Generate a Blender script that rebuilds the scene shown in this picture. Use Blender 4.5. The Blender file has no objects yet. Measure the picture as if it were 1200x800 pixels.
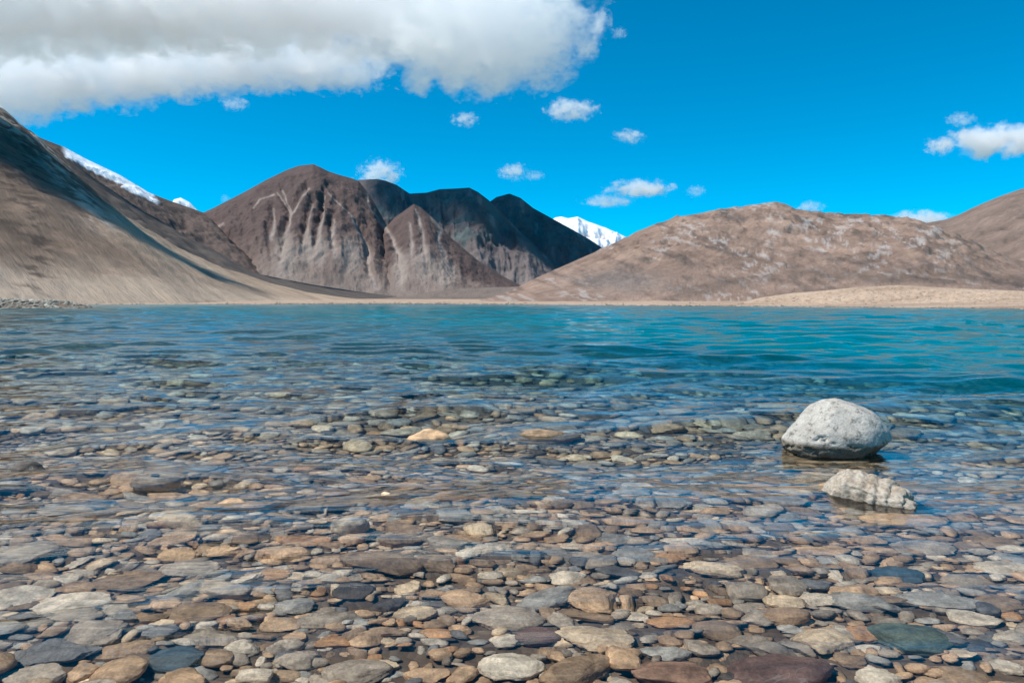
import bpy, bmesh, math, random
import numpy as np
from mathutils import Vector, Matrix

S = bpy.context.scene
COL = S.collection
RAD = math.radians

# ------------------------------------------------------------------ camera, world, sun
F = 900.0                      # focal length in pixels of the 1200 px wide photograph
PITCH = math.atan(46.0 / F)    # camera looks slightly down
ROLL = RAD(0.10)
CAM = Vector((0, 0, 0.9))
cam_data = bpy.data.cameras.new('camera')
cam = bpy.data.objects.new('camera', cam_data)
COL.objects.link(cam)
S.camera = cam
cam_data.sensor_width = 36
cam_data.lens = 27
cam_data.clip_start = 0.05
cam_data.clip_end = 80000
CM = Matrix.Rotation(math.pi / 2 - PITCH, 4, 'X') @ Matrix.Rotation(ROLL, 4, 'Z')
cam.matrix_world = Matrix.Translation(CAM) @ CM

SUN_EL, SUN_AZ = RAD(57), math.atan2(-0.93, -0.22)      # azimuth measured from +Y (view direction) towards +X
sun_dir = Vector((math.cos(SUN_EL) * math.sin(SUN_AZ), math.cos(SUN_EL) * math.cos(SUN_AZ), math.sin(SUN_EL)))
sun_data = bpy.data.lights.new('sun', 'SUN')
sun = bpy.data.objects.new('sun', sun_data)
COL.objects.link(sun)
sun_data.energy = 5.0
sun_data.angle = RAD(0.55)
sun_data.color = (1.0, 0.955, 0.885)
sun.rotation_euler = sun_dir.to_track_quat('Z', 'Y').to_euler()
sun_data.cycles.is_caustics_light = True

world = bpy.data.worlds.new('World')
S.world = world
world.use_nodes = True
wn = world.node_tree
bg = wn.nodes['Background']
sky = wn.nodes.new('ShaderNodeTexSky')
sky.sky_type = 'NISHITA'
sky.sun_disc = False
sky.sun_elevation = SUN_EL
sky.sun_rotation = SUN_AZ
sky.altitude = 4200
sky.air_density = 1.0
sky.dust_density = 0.3
tint = wn.nodes.new('ShaderNodeMix')
tint.data_type = 'RGBA'
tint.blend_type = 'MULTIPLY'
tint.inputs[0].default_value = 1
tint.inputs[7].default_value = (0.0, 0.90, 1.14, 1)
wn.links.new(sky.outputs[0], tint.inputs[6])
wn.links.new(tint.outputs[2], bg.inputs[0])
bg.inputs[1].default_value = 0.14

S.view_settings.view_transform = 'Standard'
S.view_settings.look = 'None'
S.view_settings.exposure = 0.12
S.view_settings.gamma = 1
cy = S.cycles
cy.use_denoising = True
cy.max_bounces = 14
cy.diffuse_bounces = 3
cy.glossy_bounces = 4
cy.transmission_bounces = 6
cy.volume_bounces = 12
cy.transparent_max_bounces = 8
cy.volume_max_steps = 64
cy.caustics_refractive = True
cy.caustics_reflective = False
cy.blur_glossy = 0.5
cy.sample_clamp_indirect = 4.0


# ------------------------------------------------------------------ helpers
def ray(px, py):
    return (CM.to_3x3() @ Vector(((px - 600) / F, (400 - py) / F, -1))).normalized()


def P(px, py, Y):
    d = ray(px, py)
    return CAM + d * ((Y - CAM.y) / d.y)


_CMI = np.array(CM.to_3x3().transposed())


def to_px(X, Y, Z):
    q = np.stack([X - CAM.x, Y - CAM.y, Z - CAM.z], -1) @ _CMI.T
    w = np.maximum(-q[..., 2], 1e-3)
    return 600 + F * q[..., 0] / w, 400 - F * q[..., 1] / w


_rs = np.random.RandomState(7)
_perm = np.concatenate([_rs.permutation(256)] * 3)
_g = _rs.normal(size=(256, 3))
_g /= np.linalg.norm(_g, axis=1)[:, None]


def pn(x, y, z=0.0):
    x, y, z = np.broadcast_arrays(np.asarray(x, float), np.asarray(y, float), np.asarray(z, float))
    xi, yi, zi = np.floor(x).astype(int), np.floor(y).astype(int), np.floor(z).astype(int)
    fx, fy, fz = x - xi, y - yi, z - zi
    xi &= 255; yi &= 255; zi &= 255
    u, v, w = [t * t * t * (t * (t * 6 - 15) + 10) for t in (fx, fy, fz)]
    r = 0
    for a in (0, 1):
        for b in (0, 1):
            for c in (0, 1):
                h = _perm[_perm[_perm[xi + a] + yi + b] + zi + c]
                gg = _g[h]
                d = gg[..., 0] * (fx - a) + gg[..., 1] * (fy - b) + gg[..., 2] * (fz - c)
                r = r + d * (u if a else 1 - u) * (v if b else 1 - v) * (w if c else 1 - w)
    return r * 1.5


def fbm(x, y, z=0.0, o=5, rough=0.5, lac=2.03):
    r, a, t = 0, 1, 0
    for i in range(o):
        r = r + a * pn(x * lac ** i + 17.3 * i, y * lac ** i - 9.1 * i, z * lac ** i + 4.7 * i)
        t += a
        a *= rough
    return r / t


def ridged(x, y, z=0.0, o=5, rough=0.5):
    r, a, t = 0, 1, 0
    for i in range(o):
        r = r + a * (1 - 2 * np.abs(pn(x * 2.03 ** i + 31.7 * i, y * 2.03 ** i + 5.3 * i, z * 2.03 ** i)))
        t += a
        a *= rough
    return r / t


def sstep(x, a, b):
    t = np.clip((np.asarray(x, float) - a) / (b - a), 0, 1)
    return t * t * (3 - 2 * t)


def link(name, me, m=None, parent=None):
    o = bpy.data.objects.new(name, me)
    COL.objects.link(o)
    if m is not None and me is not None and not me.materials:
        me.materials.append(m)
    if parent is not None:
        o.parent = parent
    return o


def tag(o, label=None, cat=None, group=None, kind=None):
    for k, v in (('label', label), ('category', cat), ('group', group), ('kind', kind)):
        if v:
            o[k] = v
    return o


def mesh_np(name, V, Fc, smooth=True, col=None, uv=None):
    """V (n,3), Fc (m,k) arrays -> mesh"""
    me = bpy.data.meshes.new(name)
    n, m, k = len(V), len(Fc), Fc.shape[1]
    me.vertices.add(n)
    me.vertices.foreach_set('co', np.ascontiguousarray(V, dtype=np.float32).ravel())
    me.loops.add(m * k)
    me.loops.foreach_set('vertex_index', np.ascontiguousarray(Fc, dtype=np.int32).ravel())
    me.polygons.add(m)
    me.polygons.foreach_set('loop_start', np.arange(0, m * k, k, dtype=np.int32))
    me.polygons.foreach_set('loop_total', np.full(m, k, dtype=np.int32))
    me.polygons.foreach_set('use_smooth', np.full(m, smooth, dtype=bool))
    if uv is not None:
        l = me.uv_layers.new(name='UVMap')
        l.data.foreach_set('uv', np.ascontiguousarray(uv[Fc.ravel()], dtype=np.float32).ravel())
    if col is not None:
        for nm, c in (col.items() if isinstance(col, dict) else (('Col', col),)):
            a = me.attributes.new(nm, 'FLOAT_COLOR', 'POINT')
            cc = np.ones((n, 4), dtype=np.float32)
            cc[:, :3] = c if c.ndim == 2 else c[:, None]
            a.data.foreach_set('color', cc.ravel())
    me.update(calc_edges=True)
    me.validate()
    return me


def grid_faces(nu, nv):
    i = np.arange(nu * nv).reshape(nu, nv)
    return np.stack([i[:-1, :-1], i[1:, :-1], i[1:, 1:], i[:-1, 1:]], -1).reshape(-1, 4)


# ------------------------------------------------------------------ node material helpers
class NT:
    def __init__(s, name):
        s.m = bpy.data.materials.new(name)
        s.m.use_nodes = True
        s.t = s.m.node_tree
        s.t.nodes.clear()
        s.out = s.n('ShaderNodeOutputMaterial')

    def n(s, ty, ins=None, **k):
        x = s.t.nodes.new(ty)
        for a, b in k.items():
            setattr(x, a, b)
        for a, b in (ins or {}).items():
            if isinstance(b, bpy.types.NodeSocket):
                s.t.links.new(b, x.inputs[a])
            else:
                x.inputs[a].default_value = b
        return x

    def mix(s, fac, a, b, blend='MIX'):
        x = s.t.nodes.new('ShaderNodeMix')
        x.data_type = 'RGBA'
        x.blend_type = blend
        for i, v in ((0, fac), (6, a), (7, b)):
            if isinstance(v, bpy.types.NodeSocket):
                s.t.links.new(v, x.inputs[i])
            elif isinstance(v, (int, float)):
                x.inputs[i].default_value = v
            else:
                x.inputs[i].default_value = (*v[:3], 1)
        return x.outputs[2]

    def math(s, op, a, b=0.0, c=0.0):
        x = s.t.nodes.new('ShaderNodeMath')
        x.operation = op
        for i, v in enumerate((a, b, c)):
            if isinstance(v, bpy.types.NodeSocket):
                s.t.links.new(v, x.inputs[i])
            else:
                x.inputs[i].default_value = v
        return x.outputs[0]

    def ramp(s, fac, stops):
        x = s.t.nodes.new('ShaderNodeValToRGB')
        e = x.color_ramp.elements
        while len(e) < len(stops):
            e.new(0.5)
        for q, (p, c) in zip(e, stops):
            q.position = p
            q.color = (c, c, c, 1) if isinstance(c, (int, float)) else (*c, 1)
        s.t.links.new(fac, x.inputs[0])
        return x.outputs[0]

    def scaled(s, vec, sc, off=(0, 0, 0)):
        return s.n('ShaderNodeMapping', {'Vector': vec, 'Scale': sc, 'Location': off}).outputs[0]

    def noise(s, vec, scale, detail=4, rough=0.55, dist=0.0):
        return s.n('ShaderNodeTexNoise', {'Vector': vec, 'Scale': scale, 'Detail': detail, 'Roughness': rough, 'Distortion': dist}).outputs[0]

    def bump(s, h, dist, strength=1.0, normal=None):
        i = {'Height': h, 'Distance': dist, 'Strength': strength}
        if normal is not None:
            i['Normal'] = normal
        return s.n('ShaderNodeBump', i).outputs[0]

    def finish(s, sh, socket='Surface'):
        s.t.links.new(sh, s.out.inputs[socket])
        return s.m

    def principled(s, color, rough=0.85, normal=None, spec=0.3):
        i = {'Base Color': color, 'Roughness': rough, 'Specular IOR Level': spec}
        if normal is not None:
            i['Normal'] = normal
        return s.n('ShaderNodeBsdfPrincipled', i).outputs[0]


def mountain_material(name, su=60, sv=8, speck=0.5, bumpd=6.0, fine=200, fv=70):
    """base colour from the mesh attribute, broken up by streaks that run down the slope"""
    t = NT(name)
    col = t.n('ShaderNodeVertexColor', layer_name='Col').outputs[0]
    uv = t.n('ShaderNodeTexCoord').outputs['UV']
    st = t.noise(t.scaled(uv, (su, sv, 1)), 1, 6, 0.65, 0.6)
    fn = t.noise(t.scaled(uv, (fine, fv, 1)), 1, 5, 0.7)
    c = t.mix(1.0, col, t.ramp(st, [(0.28, 1 - 0.45 * speck), (0.5, 1.0), (0.72, 1 + 0.5 * speck)]), 'MULTIPLY')
    c = t.mix(1.0, c, t.ramp(fn, [(0.3, 1 - 0.4 * speck), (0.7, 1 + 0.35 * speck)]), 'MULTIPLY')
    h = t.math('MULTIPLY_ADD', fn, 0.35, st)
    nrm = t.bump(h, bumpd, 1.0)
    return t.finish(t.principled(c, 0.95, nrm, 0.1))


# ------------------------------------------------------------------ the ground: lake bed, shore, valley floor
SH_T = np.array([-3.0, -0.75, -0.66, -0.61, -0.50, -0.33, -0.17, 0.0, 0.17, 0.33, 0.67, 1.0, 2.0])
SH_Y = np.array([90.0, 100, 105, 231, 245, 285, 400, 324, 219, 180, 108, 80, 60.0])


def shore(x, y):
    t = x / np.maximum(y, 1.0)
    s = np.interp(t, SH_T, SH_Y)
    return s * (1 + 0.03 * pn(t * 25, 3.3)) + 2 * pn(t * 60, 8.1)


def reach(x):
    """distance at which the water turns deep; the shallows run further out on the left"""
    return np.where(x < 0, 18 - 1.05 * x, np.maximum(18 - 1.7 * x, 8.0))


def ground_z(x, y):
    x = np.asarray(x, float); y = np.asarray(y, float)
    t = np.maximum(y, 0) / reach(x)
    near = -(0.115 + 0.008 * np.maximum(y - 1.5, 0) + 0.45 * np.minimum(t, 1.0) ** 1.7 + 5.0 * sstep(t, 0.95, 3.0))
    near = near + np.maximum(1.2 - y, 0) * 0.035
    d = y - shore(x, y)
    far = np.where(d < 0, 0.05 * d, 0.017 * np.minimum(d, 70) + 0.0055 * np.maximum(d - 70, 0))
    far = np.where(d > 0, far + 0.25 * sstep(d, 0, 25) * pn(x * 0.05, y * 0.05), far)
    z = np.maximum(near, np.maximum(far, -6.0))
    return z


def fan_grid(y0, y1, nr, nc, ux, yc, power=None):
    a = np.linspace(0, 1, nr)
    d = (y0 + yc) * ((y1 + yc) / (y0 + yc)) ** a
    u = np.linspace(-ux, ux, nc)
    D, U = np.meshgrid(d, u, indexing='ij')
    return U * D, D - yc


# colours
t = NT('gravel')
pos = t.n('ShaderNodeNewGeometry').outputs['Position']
vor = t.n('ShaderNodeTexVoronoi', {'Vector': t.scaled(pos, (1, 1.3, 0.2)), 'Scale': 26.0})
vbig = t.n('ShaderNodeTexVoronoi', {'Vector': t.scaled(pos, (1, 1.5, 0.2)), 'Scale': 7.0})
c1 = t.ramp(t.noise(vor.outputs['Color'], 3.0, 1), [(0.3, (0.13, 0.09, 0.061)), (0.5, (0.273, 0.198, 0.132)), (0.7, (0.429, 0.336, 0.242))])
c2 = t.ramp(t.noise(vbig.outputs['Color'], 3.0, 1), [(0.3, (0.143, 0.108, 0.077)), (0.5, (0.299, 0.228, 0.16)), (0.7, (0.468, 0.384, 0.297))])
cc = t.mix(0.5, c1, c2)
cc = t.mix(1.0, cc, t.ramp(t.noise(pos, 0.6, 4), [(0.3, 0.7), (0.7, 1.25)]), 'MULTIPLY')
hh = t.math('ADD', t.math('MULTIPLY', vor.outputs['Distance'], -0.25), t.math('MULTIPLY', vbig.outputs['Distance'], -0.7))
cc = t.mix(1.0, cc, (0.62, 0.58, 0.54), 'MULTIPLY')
M_gravel = t.finish(t.principled(cc, 0.8, t.bump(hh, 0.05, 1.0), 0.3))

t = NT('sand')
pos = t.n('ShaderNodeNewGeometry').outputs['Position']
n1 = t.noise(t.scaled(pos, (0.02, 0.06, 0.05)), 1, 6, 0.6)
n2 = t.noise(t.scaled(pos, (0.4, 1.2, 1.0)), 1, 6, 0.7)
cc = t.ramp(n1, [(0.3, (0.30, 0.225, 0.17)), (0.5, (0.42, 0.33, 0.255)), (0.7, (0.50, 0.405, 0.32))])
cc = t.mix(1.0, cc, t.ramp(n2, [(0.34, 0.45), (0.46, 0.98), (0.7, 1.1)]), 'MULTIPLY')
cc = t.mix(1.0, cc, (1.0, 0.93, 0.88), 'MULTIPLY')
M_sand = t.finish(t.principled(cc, 0.95, t.bump(n2, 0.3, 0.6), 0.1))

X, Y = fan_grid(-6, 70, 360, 240, 1.5, 8.0)
Z = ground_z(X, Y) + 0.012 * fbm(X * 5, Y * 5, o=3)
lake_bed = link('lake_bed', mesh_np('lake_bed', np.stack([X, Y, Z], -1).reshape(-1, 3), grid_faces(*X.shape)[:, ::-1]), M_gravel)
tag(lake_bed, kind='structure')
lake_bed.cycles.is_caustics_receiver = True
X, Y = fan_grid(66, 16000, 300, 280, 1.7, 8.0)
Z = ground_z(X, Y) - 0.02
ground = link('ground', mesh_np('ground', np.stack([X, Y, Z], -1).reshape(-1, 3), grid_faces(*X.shape)[:, ::-1]), M_sand)
tag(ground, kind='structure')

# ------------------------------------------------------------------ the water
rs = np.random.RandomState(11)
X, Y = fan_grid(-0.6, 420, 1040, 420, 1.10, 1.6)
D = Y + 1.6
Z = np.zeros_like(X)
cell = np.maximum(D * 0.0049, 1.1 * 2 * D / 420 * 0.55)
lee = 0.62 + 0.45 * sstep(fbm(X * 0.35, Y * 0.18, 2.0, o=3), -0.25, 0.3)       # ruffled and calmer patches
calm = sstep(Y, 1.8, 6.5)
for i in range(64):
    lam = 0.07 * (60.0 ** ((i + rs.uniform(0, 1)) / 64.0))
    th = rs.normal(0, 0.36 if lam < 0.5 else 0.24) - 0.10
    kx, ky = math.sin(th) * 2 * math.pi / lam, math.cos(th) * 2 * math.pi / lam
    slope = 0.024 if lam < 0.22 else (0.050 if lam < 1.3 else 0.034)
    amp = slope * lam / (2 * math.pi)
    fade = sstep(lam / cell, 3.0, 6.0)
    ph = rs.uniform(0, 6.28) + 1.6 * pn(X * 0.25 / lam ** 0.5 + i, Y * 0.25 / lam ** 0.5)
    Z += amp * fade * np.sin(kx * X + ky * Y + ph) * lee * ((0.68 + 0.32 * calm) if lam < 0.2 else (0.34 + 0.66 * calm))
dep = np.maximum(-ground_z(X, Y), 0.0).ravel() - 0.17
clear = np.exp(-np.maximum(dep, 0)[:, None] * np.array([2.9, 0.85, 0.35]))      # what this depth of turquoise water lets through
uvw = np.stack([X, Y, Z], -1).reshape(-1, 3)
body = sstep(Y / reach(X) + 0.14 * fbm(X * 0.12, Y * 0.25, o=4) + 0.08 * fbm(X * 0.6, Y * 2, o=3), 0.35, 1.9)
t = NT('water')
pos = t.n('ShaderNodeNewGeometry').outputs['Position']
bf = t.n('ShaderNodeVertexColor', layer_name='Col').outputs[0]
h1 = t.noise(t.scaled(pos, (5, 15, 0.0)), 1, 3, 0.5)
h2 = t.noise(t.scaled(pos, (1.3, 4.5, 0.0)), 1, 5, 0.65)
h3 = t.noise(t.scaled(pos, (1.6, 7.0, 0.0)), 1, 3, 0.5)
nrm = t.bump(t.math('ADD', t.math('MULTIPLY', h1, 0.0035), t.math('MULTIPLY', h3, 0.006)), 1.0, 1.0)
nrm2 = t.bump(h2, 0.22, 1.0)
glass = t.n('ShaderNodeBsdfRefraction', {'Color': t.n('ShaderNodeVertexColor', layer_name='Clear').outputs[0], 'Roughness': 0.0, 'IOR': 1.333, 'Normal': nrm}).outputs[0]
teal = t.mix(t.noise(t.scaled(pos, (0.01, 0.03, 0)), 1, 3), (0.0, 0.215, 0.22), (0.0, 0.10, 0.145))
deep = t.n('ShaderNodeBsdfPrincipled', {'Base Color': teal, 'Roughness': 0.06, 'IOR': 1.333, 'Normal': nrm2}).outputs[0]
gloss = t.n('ShaderNodeBsdfGlossy', {'Color': (1, 1, 1, 1), 'Roughness': 0.0, 'Normal': nrm}).outputs[0]
fres = t.n('ShaderNodeFresnel', {'IOR': 1.333, 'Normal': nrm}).outputs[0]
glass = t.n('ShaderNodeMixShader', {0: fres, 1: glass, 2: gloss}).outputs[0]
mx = t.n('ShaderNodeMixShader', {0: bf, 1: glass, 2: deep})
M_water = t.finish(mx.outputs[0])
water = link('water', mesh_np('water', uvw, grid_faces(*X.shape)[:, ::-1], col={'Col': body.ravel(), 'Clear': clear}), M_water)
tag(water, kind='structure')
water.cycles.is_caustics_caster = True


# ------------------------------------------------------------------ mountains
def resample(pts, n):
    """pts: list of (px, py, Y) -> n world points evenly spaced in picture x"""
    a = np.array(pts, float)
    px = np.linspace(a[0, 0], a[-1, 0], n)
    py = np.interp(px, a[:, 0], a[:, 1])
    yy = np.interp(px, a[:, 0], a[:, 2])
    out = np.array([P(p, q, r) for p, q, r in zip(px, py, yy)])
    return out, px


def near_line(px, py, line):
    """distance in degrees of picture between each mesh point and a traced polyline"""
    d = np.full(px.shape, 1e9)
    for (x0, y0), (x1, y1) in zip(line[:-1], line[1:]):
        dx, dy = x1 - x0, y1 - y0
        s = np.clip(((px - x0) * dx + (py - y0) * dy) / (dx * dx + dy * dy), 0, 1)
        d = np.minimum(d, np.hypot(px - x0 - s * dx, py - y0 - s * dy))
    return d


def lerpc(a, b, f):
    f = np.asarray(f)[..., None]
    return a * (1 - f) + np.asarray(b) * f


def mountain(name, ridge, foot, mat, color, relief=0.05, chutes=None, nu=300, nv=130, prof=1.15, gully=0.06, gk=14, rough=0.03, crest=0.6, seed=1.0, back=0.9, warp=0.5, gshape=None):
    R, px = resample(ridge, nu)
    fa = np.array(foot, float)
    ft, fy = fa[:, 0], fa[:, 1]                       # picture x -> distance of the foot
    FY = np.interp(px, ft, fy)
    FX = (px - 600) / F * FY
    if fa.shape[1] > 2:
        FX = (np.interp(px, ft, fa[:, 2]) - 600) / F * FY
    FZ = ground_z(FX, FY) - 1.0
    H = R[:, 2] - FZ
    # small scale crest roughness
    s = np.concatenate([[0], np.cumsum(np.hypot(np.diff(R[:, 0]), np.diff(R[:, 1])))])
    L = s[-1]
    hm = np.max(H)
    R[:, 2] += crest * hm / 60 * fbm(s / L * 40, 0.5 + seed, o=4)
    nb = nv // 8
    v = np.concatenate([np.linspace(-1, 0, nb, endpoint=False), np.linspace(0, 1, nv) ** 1.15])
    U, V = np.meshgrid(s / L, v, indexing='ij')
    Vf = np.clip(V, 0, 1)
    Vb = np.clip(-V, 0, 1)
    rx, ry, rz = [R[:, k][:, None] for k in range(3)]
    X = rx + (FX[:, None] - rx) * Vf
    Y = ry + (FY[:, None] - ry) * Vf
    w = np.maximum(H, 1.0)[:, None] * 1.6 * back
    Y = Y + w * Vb
    X = X + w * Vb * 0.25
    Z = FZ[:, None] + np.maximum(H[:, None], 0) * (1 - Vf) ** prof
    Z = np.where(V < 0, rz - np.maximum(H, 0)[:, None] * Vb ** 1.0, Z)
    uw = U * L / hm + warp * 0.12 * fbm(U * L / hm * 3 + seed, V * 2.2, seed, o=3)
    g = ridged(uw * gk / 4 + seed * 3.7, V * 0.55 + seed, seed * 1.3, o=4, rough=0.5)       # spurs (+) and gullies (-)
    r = fbm(X / hm * 7, Y / hm * 7, Z / hm * 7 + seed, o=6, rough=0.58)
    env = np.sin(np.clip(V * 0.92 + 0.05, 0, 1) * math.pi) ** 0.8 * (V >= 0) + 0.5 * Vb
    if gshape is not None:
        env = env * gshape(U, V)
    damp = np.clip(H[:, None] / hm * 1.6, 0, 1)
    if chutes is not None:
        px0, py0 = to_px(X, Y, Z)
        wv = fbm(px0 / 12, py0 / 12, 5.5, o=4) * 6
        dc = np.full(X.shape, 1e9)
        for ln in chutes:
            dc = np.minimum(dc, near_line(px0 + wv * 0.5, py0, ln))
        dz0 = -0.03 * np.exp(-(dc / 4.0) ** 2)
    else:
        dz0 = 0.0
    rr = ridged(X / hm * 2.2 + seed, Y / hm * 1.2, Z / hm * 1.3, o=5, rough=0.52)
    dz = hm * (gully * g * env + relief * rr * env + dz0 * env + rough * r * (0.25 + env)) * damp * (np.abs(V) < 0.999)
    dz = dz * np.where(V >= 0, sstep(V, 0.0, 0.10) * 0.95 + 0.05, 1)
    Y = Y - dz * 0.55
    Z = Z + dz * 0.85
    ppx, ppy = to_px(X, Y, Z)
    C = color(U, V, g + 0.6 * rr, r, X, Y, Z, ppx, ppy)
    uv = np.stack([U * L / hm, V], -1).reshape(-1, 2)
    me = mesh_np(name, np.stack([X, Y, Z], -1).reshape(-1, 3), grid_faces(*X.shape), uv=uv, col=np.clip(C, 0, 1).reshape(-1, 3))
    o = link(name, me, mat)
    tag(o, kind='structure')
    return o


A = np.array
BR_D, BR_M, BR_L = A([0.085, 0.062, 0.052]), A([0.15, 0.112, 0.09]), A([0.27, 0.215, 0.17])
SCREE = A([0.24, 0.20, 0.175])
SNOW = A([0.82, 0.84, 0.88])
M_slope = mountain_material('slope_rock', 12, 6, speck=0.30, bumpd=1.6, fine=60, fv=70)
M_peak = mountain_material('peak_rock', 10, 7.0, speck=0.26, bumpd=8, fine=45, fv=70)
M_hill = mountain_material('hill_rock', 4, 45, speck=0.5, bumpd=1.6, fine=26, fv=260)


def col_m1(U, V, g, r, X, Y, Z, px, py):
    C = np.ones(U.shape + (3,)) * A([0.115, 0.08, 0.062])
    C = lerpc(C, A([0.215, 0.155, 0.115]), sstep(V + 0.2 * r, 0.35, 0.95) * 0.8)
    s1 = fbm(U * 40 + V * 2, V * 1.5, 3.3, o=4)
    s2 = fbm(X / 30, Y / 30, Z / 22, o=5, rough=0.6)
    C = C * (1 + 0.5 * s1 + 0.6 * s2)[..., None]
    # sandy flank under the crest of the spur
    tan = np.exp(-(near_line(px, py, [(135, 256), (190, 290), (260, 320), (340, 341), (420, 351)]) / 17) ** 2)
    C = lerpc(C, A([0.42, 0.315, 0.225]) * (1 + 0.4 * s1)[..., None], tan * 0.8)
    rib = near_line(px, py, [(0, 137), (28, 150), (58, 180), (75, 208), (95, 232), (125, 262)])
    m = np.exp(-(rib / 13) ** 2) * sstep(fbm(X / 16, Z / 16, Y / 16, o=5, rough=0.65), -0.08, 0.14)
    C = lerpc(C, A([0.46, 0.37, 0.30]), m * 0.9)
    C = lerpc(C, A([0.46, 0.36, 0.27]) * (1 + 0.3 * s1)[..., None], sstep(V + 0.06 * s2, 0.86, 0.985) * 0.75)
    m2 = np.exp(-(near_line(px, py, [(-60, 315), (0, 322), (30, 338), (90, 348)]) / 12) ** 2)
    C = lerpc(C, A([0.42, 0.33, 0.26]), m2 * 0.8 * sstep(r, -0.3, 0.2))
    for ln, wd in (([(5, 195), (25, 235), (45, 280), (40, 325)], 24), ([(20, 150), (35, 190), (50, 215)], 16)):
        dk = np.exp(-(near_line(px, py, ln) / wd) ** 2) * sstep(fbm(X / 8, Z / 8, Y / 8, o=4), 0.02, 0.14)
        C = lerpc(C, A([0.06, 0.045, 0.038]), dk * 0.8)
    return C


def col_snow(lo, hi, base, k=0.5):
    def f(U, V, g, r, X, Y, Z, px, py):
        C = np.ones(U.shape + (3,)) * base
        C = C * (1 + 0.4 * fbm(U * 30, V * 3, 1.7, o=4))[..., None]
        m = sstep(-V + 0.7 * r + 0.30 * g + 0.12 * fbm(U * 60, V * 20, o=3), -hi, -lo) * (V > -0.5)
        return lerpc(C, SNOW, m)
    return f


def col_m2b(U, V, g, r, X, Y, Z, px, py):
    C = np.ones(U.shape + (3,)) * A([0.125, 0.092, 0.08])
    C = C * (1 + 0.4 * fbm(U * 30, V * 3, 1.7, o=4))[..., None]
    band = near_line(px, py, [(74, 172), (100, 188), (130, 205), (160, 222), (186, 236)])
    wdt = 9.0 * (1 - 0.45 * sstep(px, 90, 185))
    m = sstep(-band + wdt + 7 * r + 3 * fbm(px / 5, py / 5, o=3), 0, 3) * sstep(px, 70, 80) * (1 - sstep(px, 180, 190))
    return lerpc(C, SNOW, m)


def col_m4(U, V, g, r, X, Y, Z, px, py):
    C = np.ones(U.shape + (3,)) * A([0.175, 0.13, 0.112])
    C = C * (1 + 0.45 * fbm(U * 22, V * 5, 2.2, o=5))[..., None]
    rock = sstep(g + 0.8 * r, -0.05, 0.35) * (1 - sstep(V, 0.5, 0.72))
    C = lerpc(C, A([0.095, 0.066, 0.062]), rock * 0.85)
    C = lerpc(C, A([0.215, 0.172, 0.148]), sstep(V + 0.25 * g * -1 + 0.1 * r, 0.5, 0.72) * 0.9)
    # pale scree chutes that branch downhill
    w = fbm(px / 12, py / 12, 5.5, o=4) * 6
    d = np.full(px.shape, 1e9)
    for ln in CHUTES:
        q = near_line(px + w * 0.5, py, ln) / (0.8 + 2.2 * sstep(py, 240, 310))
        d = np.minimum(d, q)
    C = lerpc(C, A([0.36, 0.30, 0.265]), np.exp(-(d / 1.3) ** 2) * (0.45 + 0.3 * sstep(fbm(px / 7, py / 14, 2.0, o=3), -0.3, 0.3)))
    fan = np.full(px.shape, 1e9)
    for cx, cy_, rx_, ry_ in FANS:
        fan = np.minimum(fan, np.hypot((px - cx) / rx_, (py - cy_) / ry_))
    C = lerpc(C, SCREE * 1.15, (1 - sstep(fan + 0.5 * r, 0.4, 1.1)) * 0.75)
    return C


CHUTES = [[(331, 224), (337, 240), (341, 248), (339, 262), (333, 285), (330, 310)], [(362, 221), (352, 234), (345, 248), (340, 252)],
          [(325, 226), (333, 238), (340, 250)], [(380, 230), (379, 255), (374, 272), (371, 295)], [(367, 240), (362, 262), (357, 280), (356, 292)],
          [(384, 226), (398, 240), (412, 252), (418, 268), (430, 290), (433, 320), (442, 338)], [(430, 222), (432, 240), (444, 258), (458, 276), (468, 300), (470, 330)],
          [(455, 240), (457, 250), (452, 260)], [(487, 245), (493, 262), (496, 285), (498, 300)], [(480, 262), (481, 280), (483, 300)], [(505, 255), (516, 268), (514, 285), (522, 305)],
          [(262, 262), (250, 268), (240, 275), (222, 288)], [(322, 228), (305, 234), (297, 244)], [(392, 258), (390, 280), (393, 300)], [(320, 245), (322, 265), (318, 280)]]
FANS = [(335, 300, 18, 32), (360, 292, 14, 22), (375, 295, 14, 20), (410, 300, 18, 25), (470, 318, 14, 30), (497, 312, 22, 26), (520, 320, 20, 22)]


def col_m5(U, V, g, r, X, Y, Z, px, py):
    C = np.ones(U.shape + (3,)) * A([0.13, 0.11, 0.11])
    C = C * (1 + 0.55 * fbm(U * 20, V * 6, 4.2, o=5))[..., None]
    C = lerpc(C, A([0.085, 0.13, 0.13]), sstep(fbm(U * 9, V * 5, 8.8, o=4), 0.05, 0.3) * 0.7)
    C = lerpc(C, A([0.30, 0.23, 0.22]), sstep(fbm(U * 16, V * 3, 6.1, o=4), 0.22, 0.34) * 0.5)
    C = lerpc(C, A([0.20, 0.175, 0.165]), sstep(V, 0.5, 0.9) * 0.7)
    return C


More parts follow.
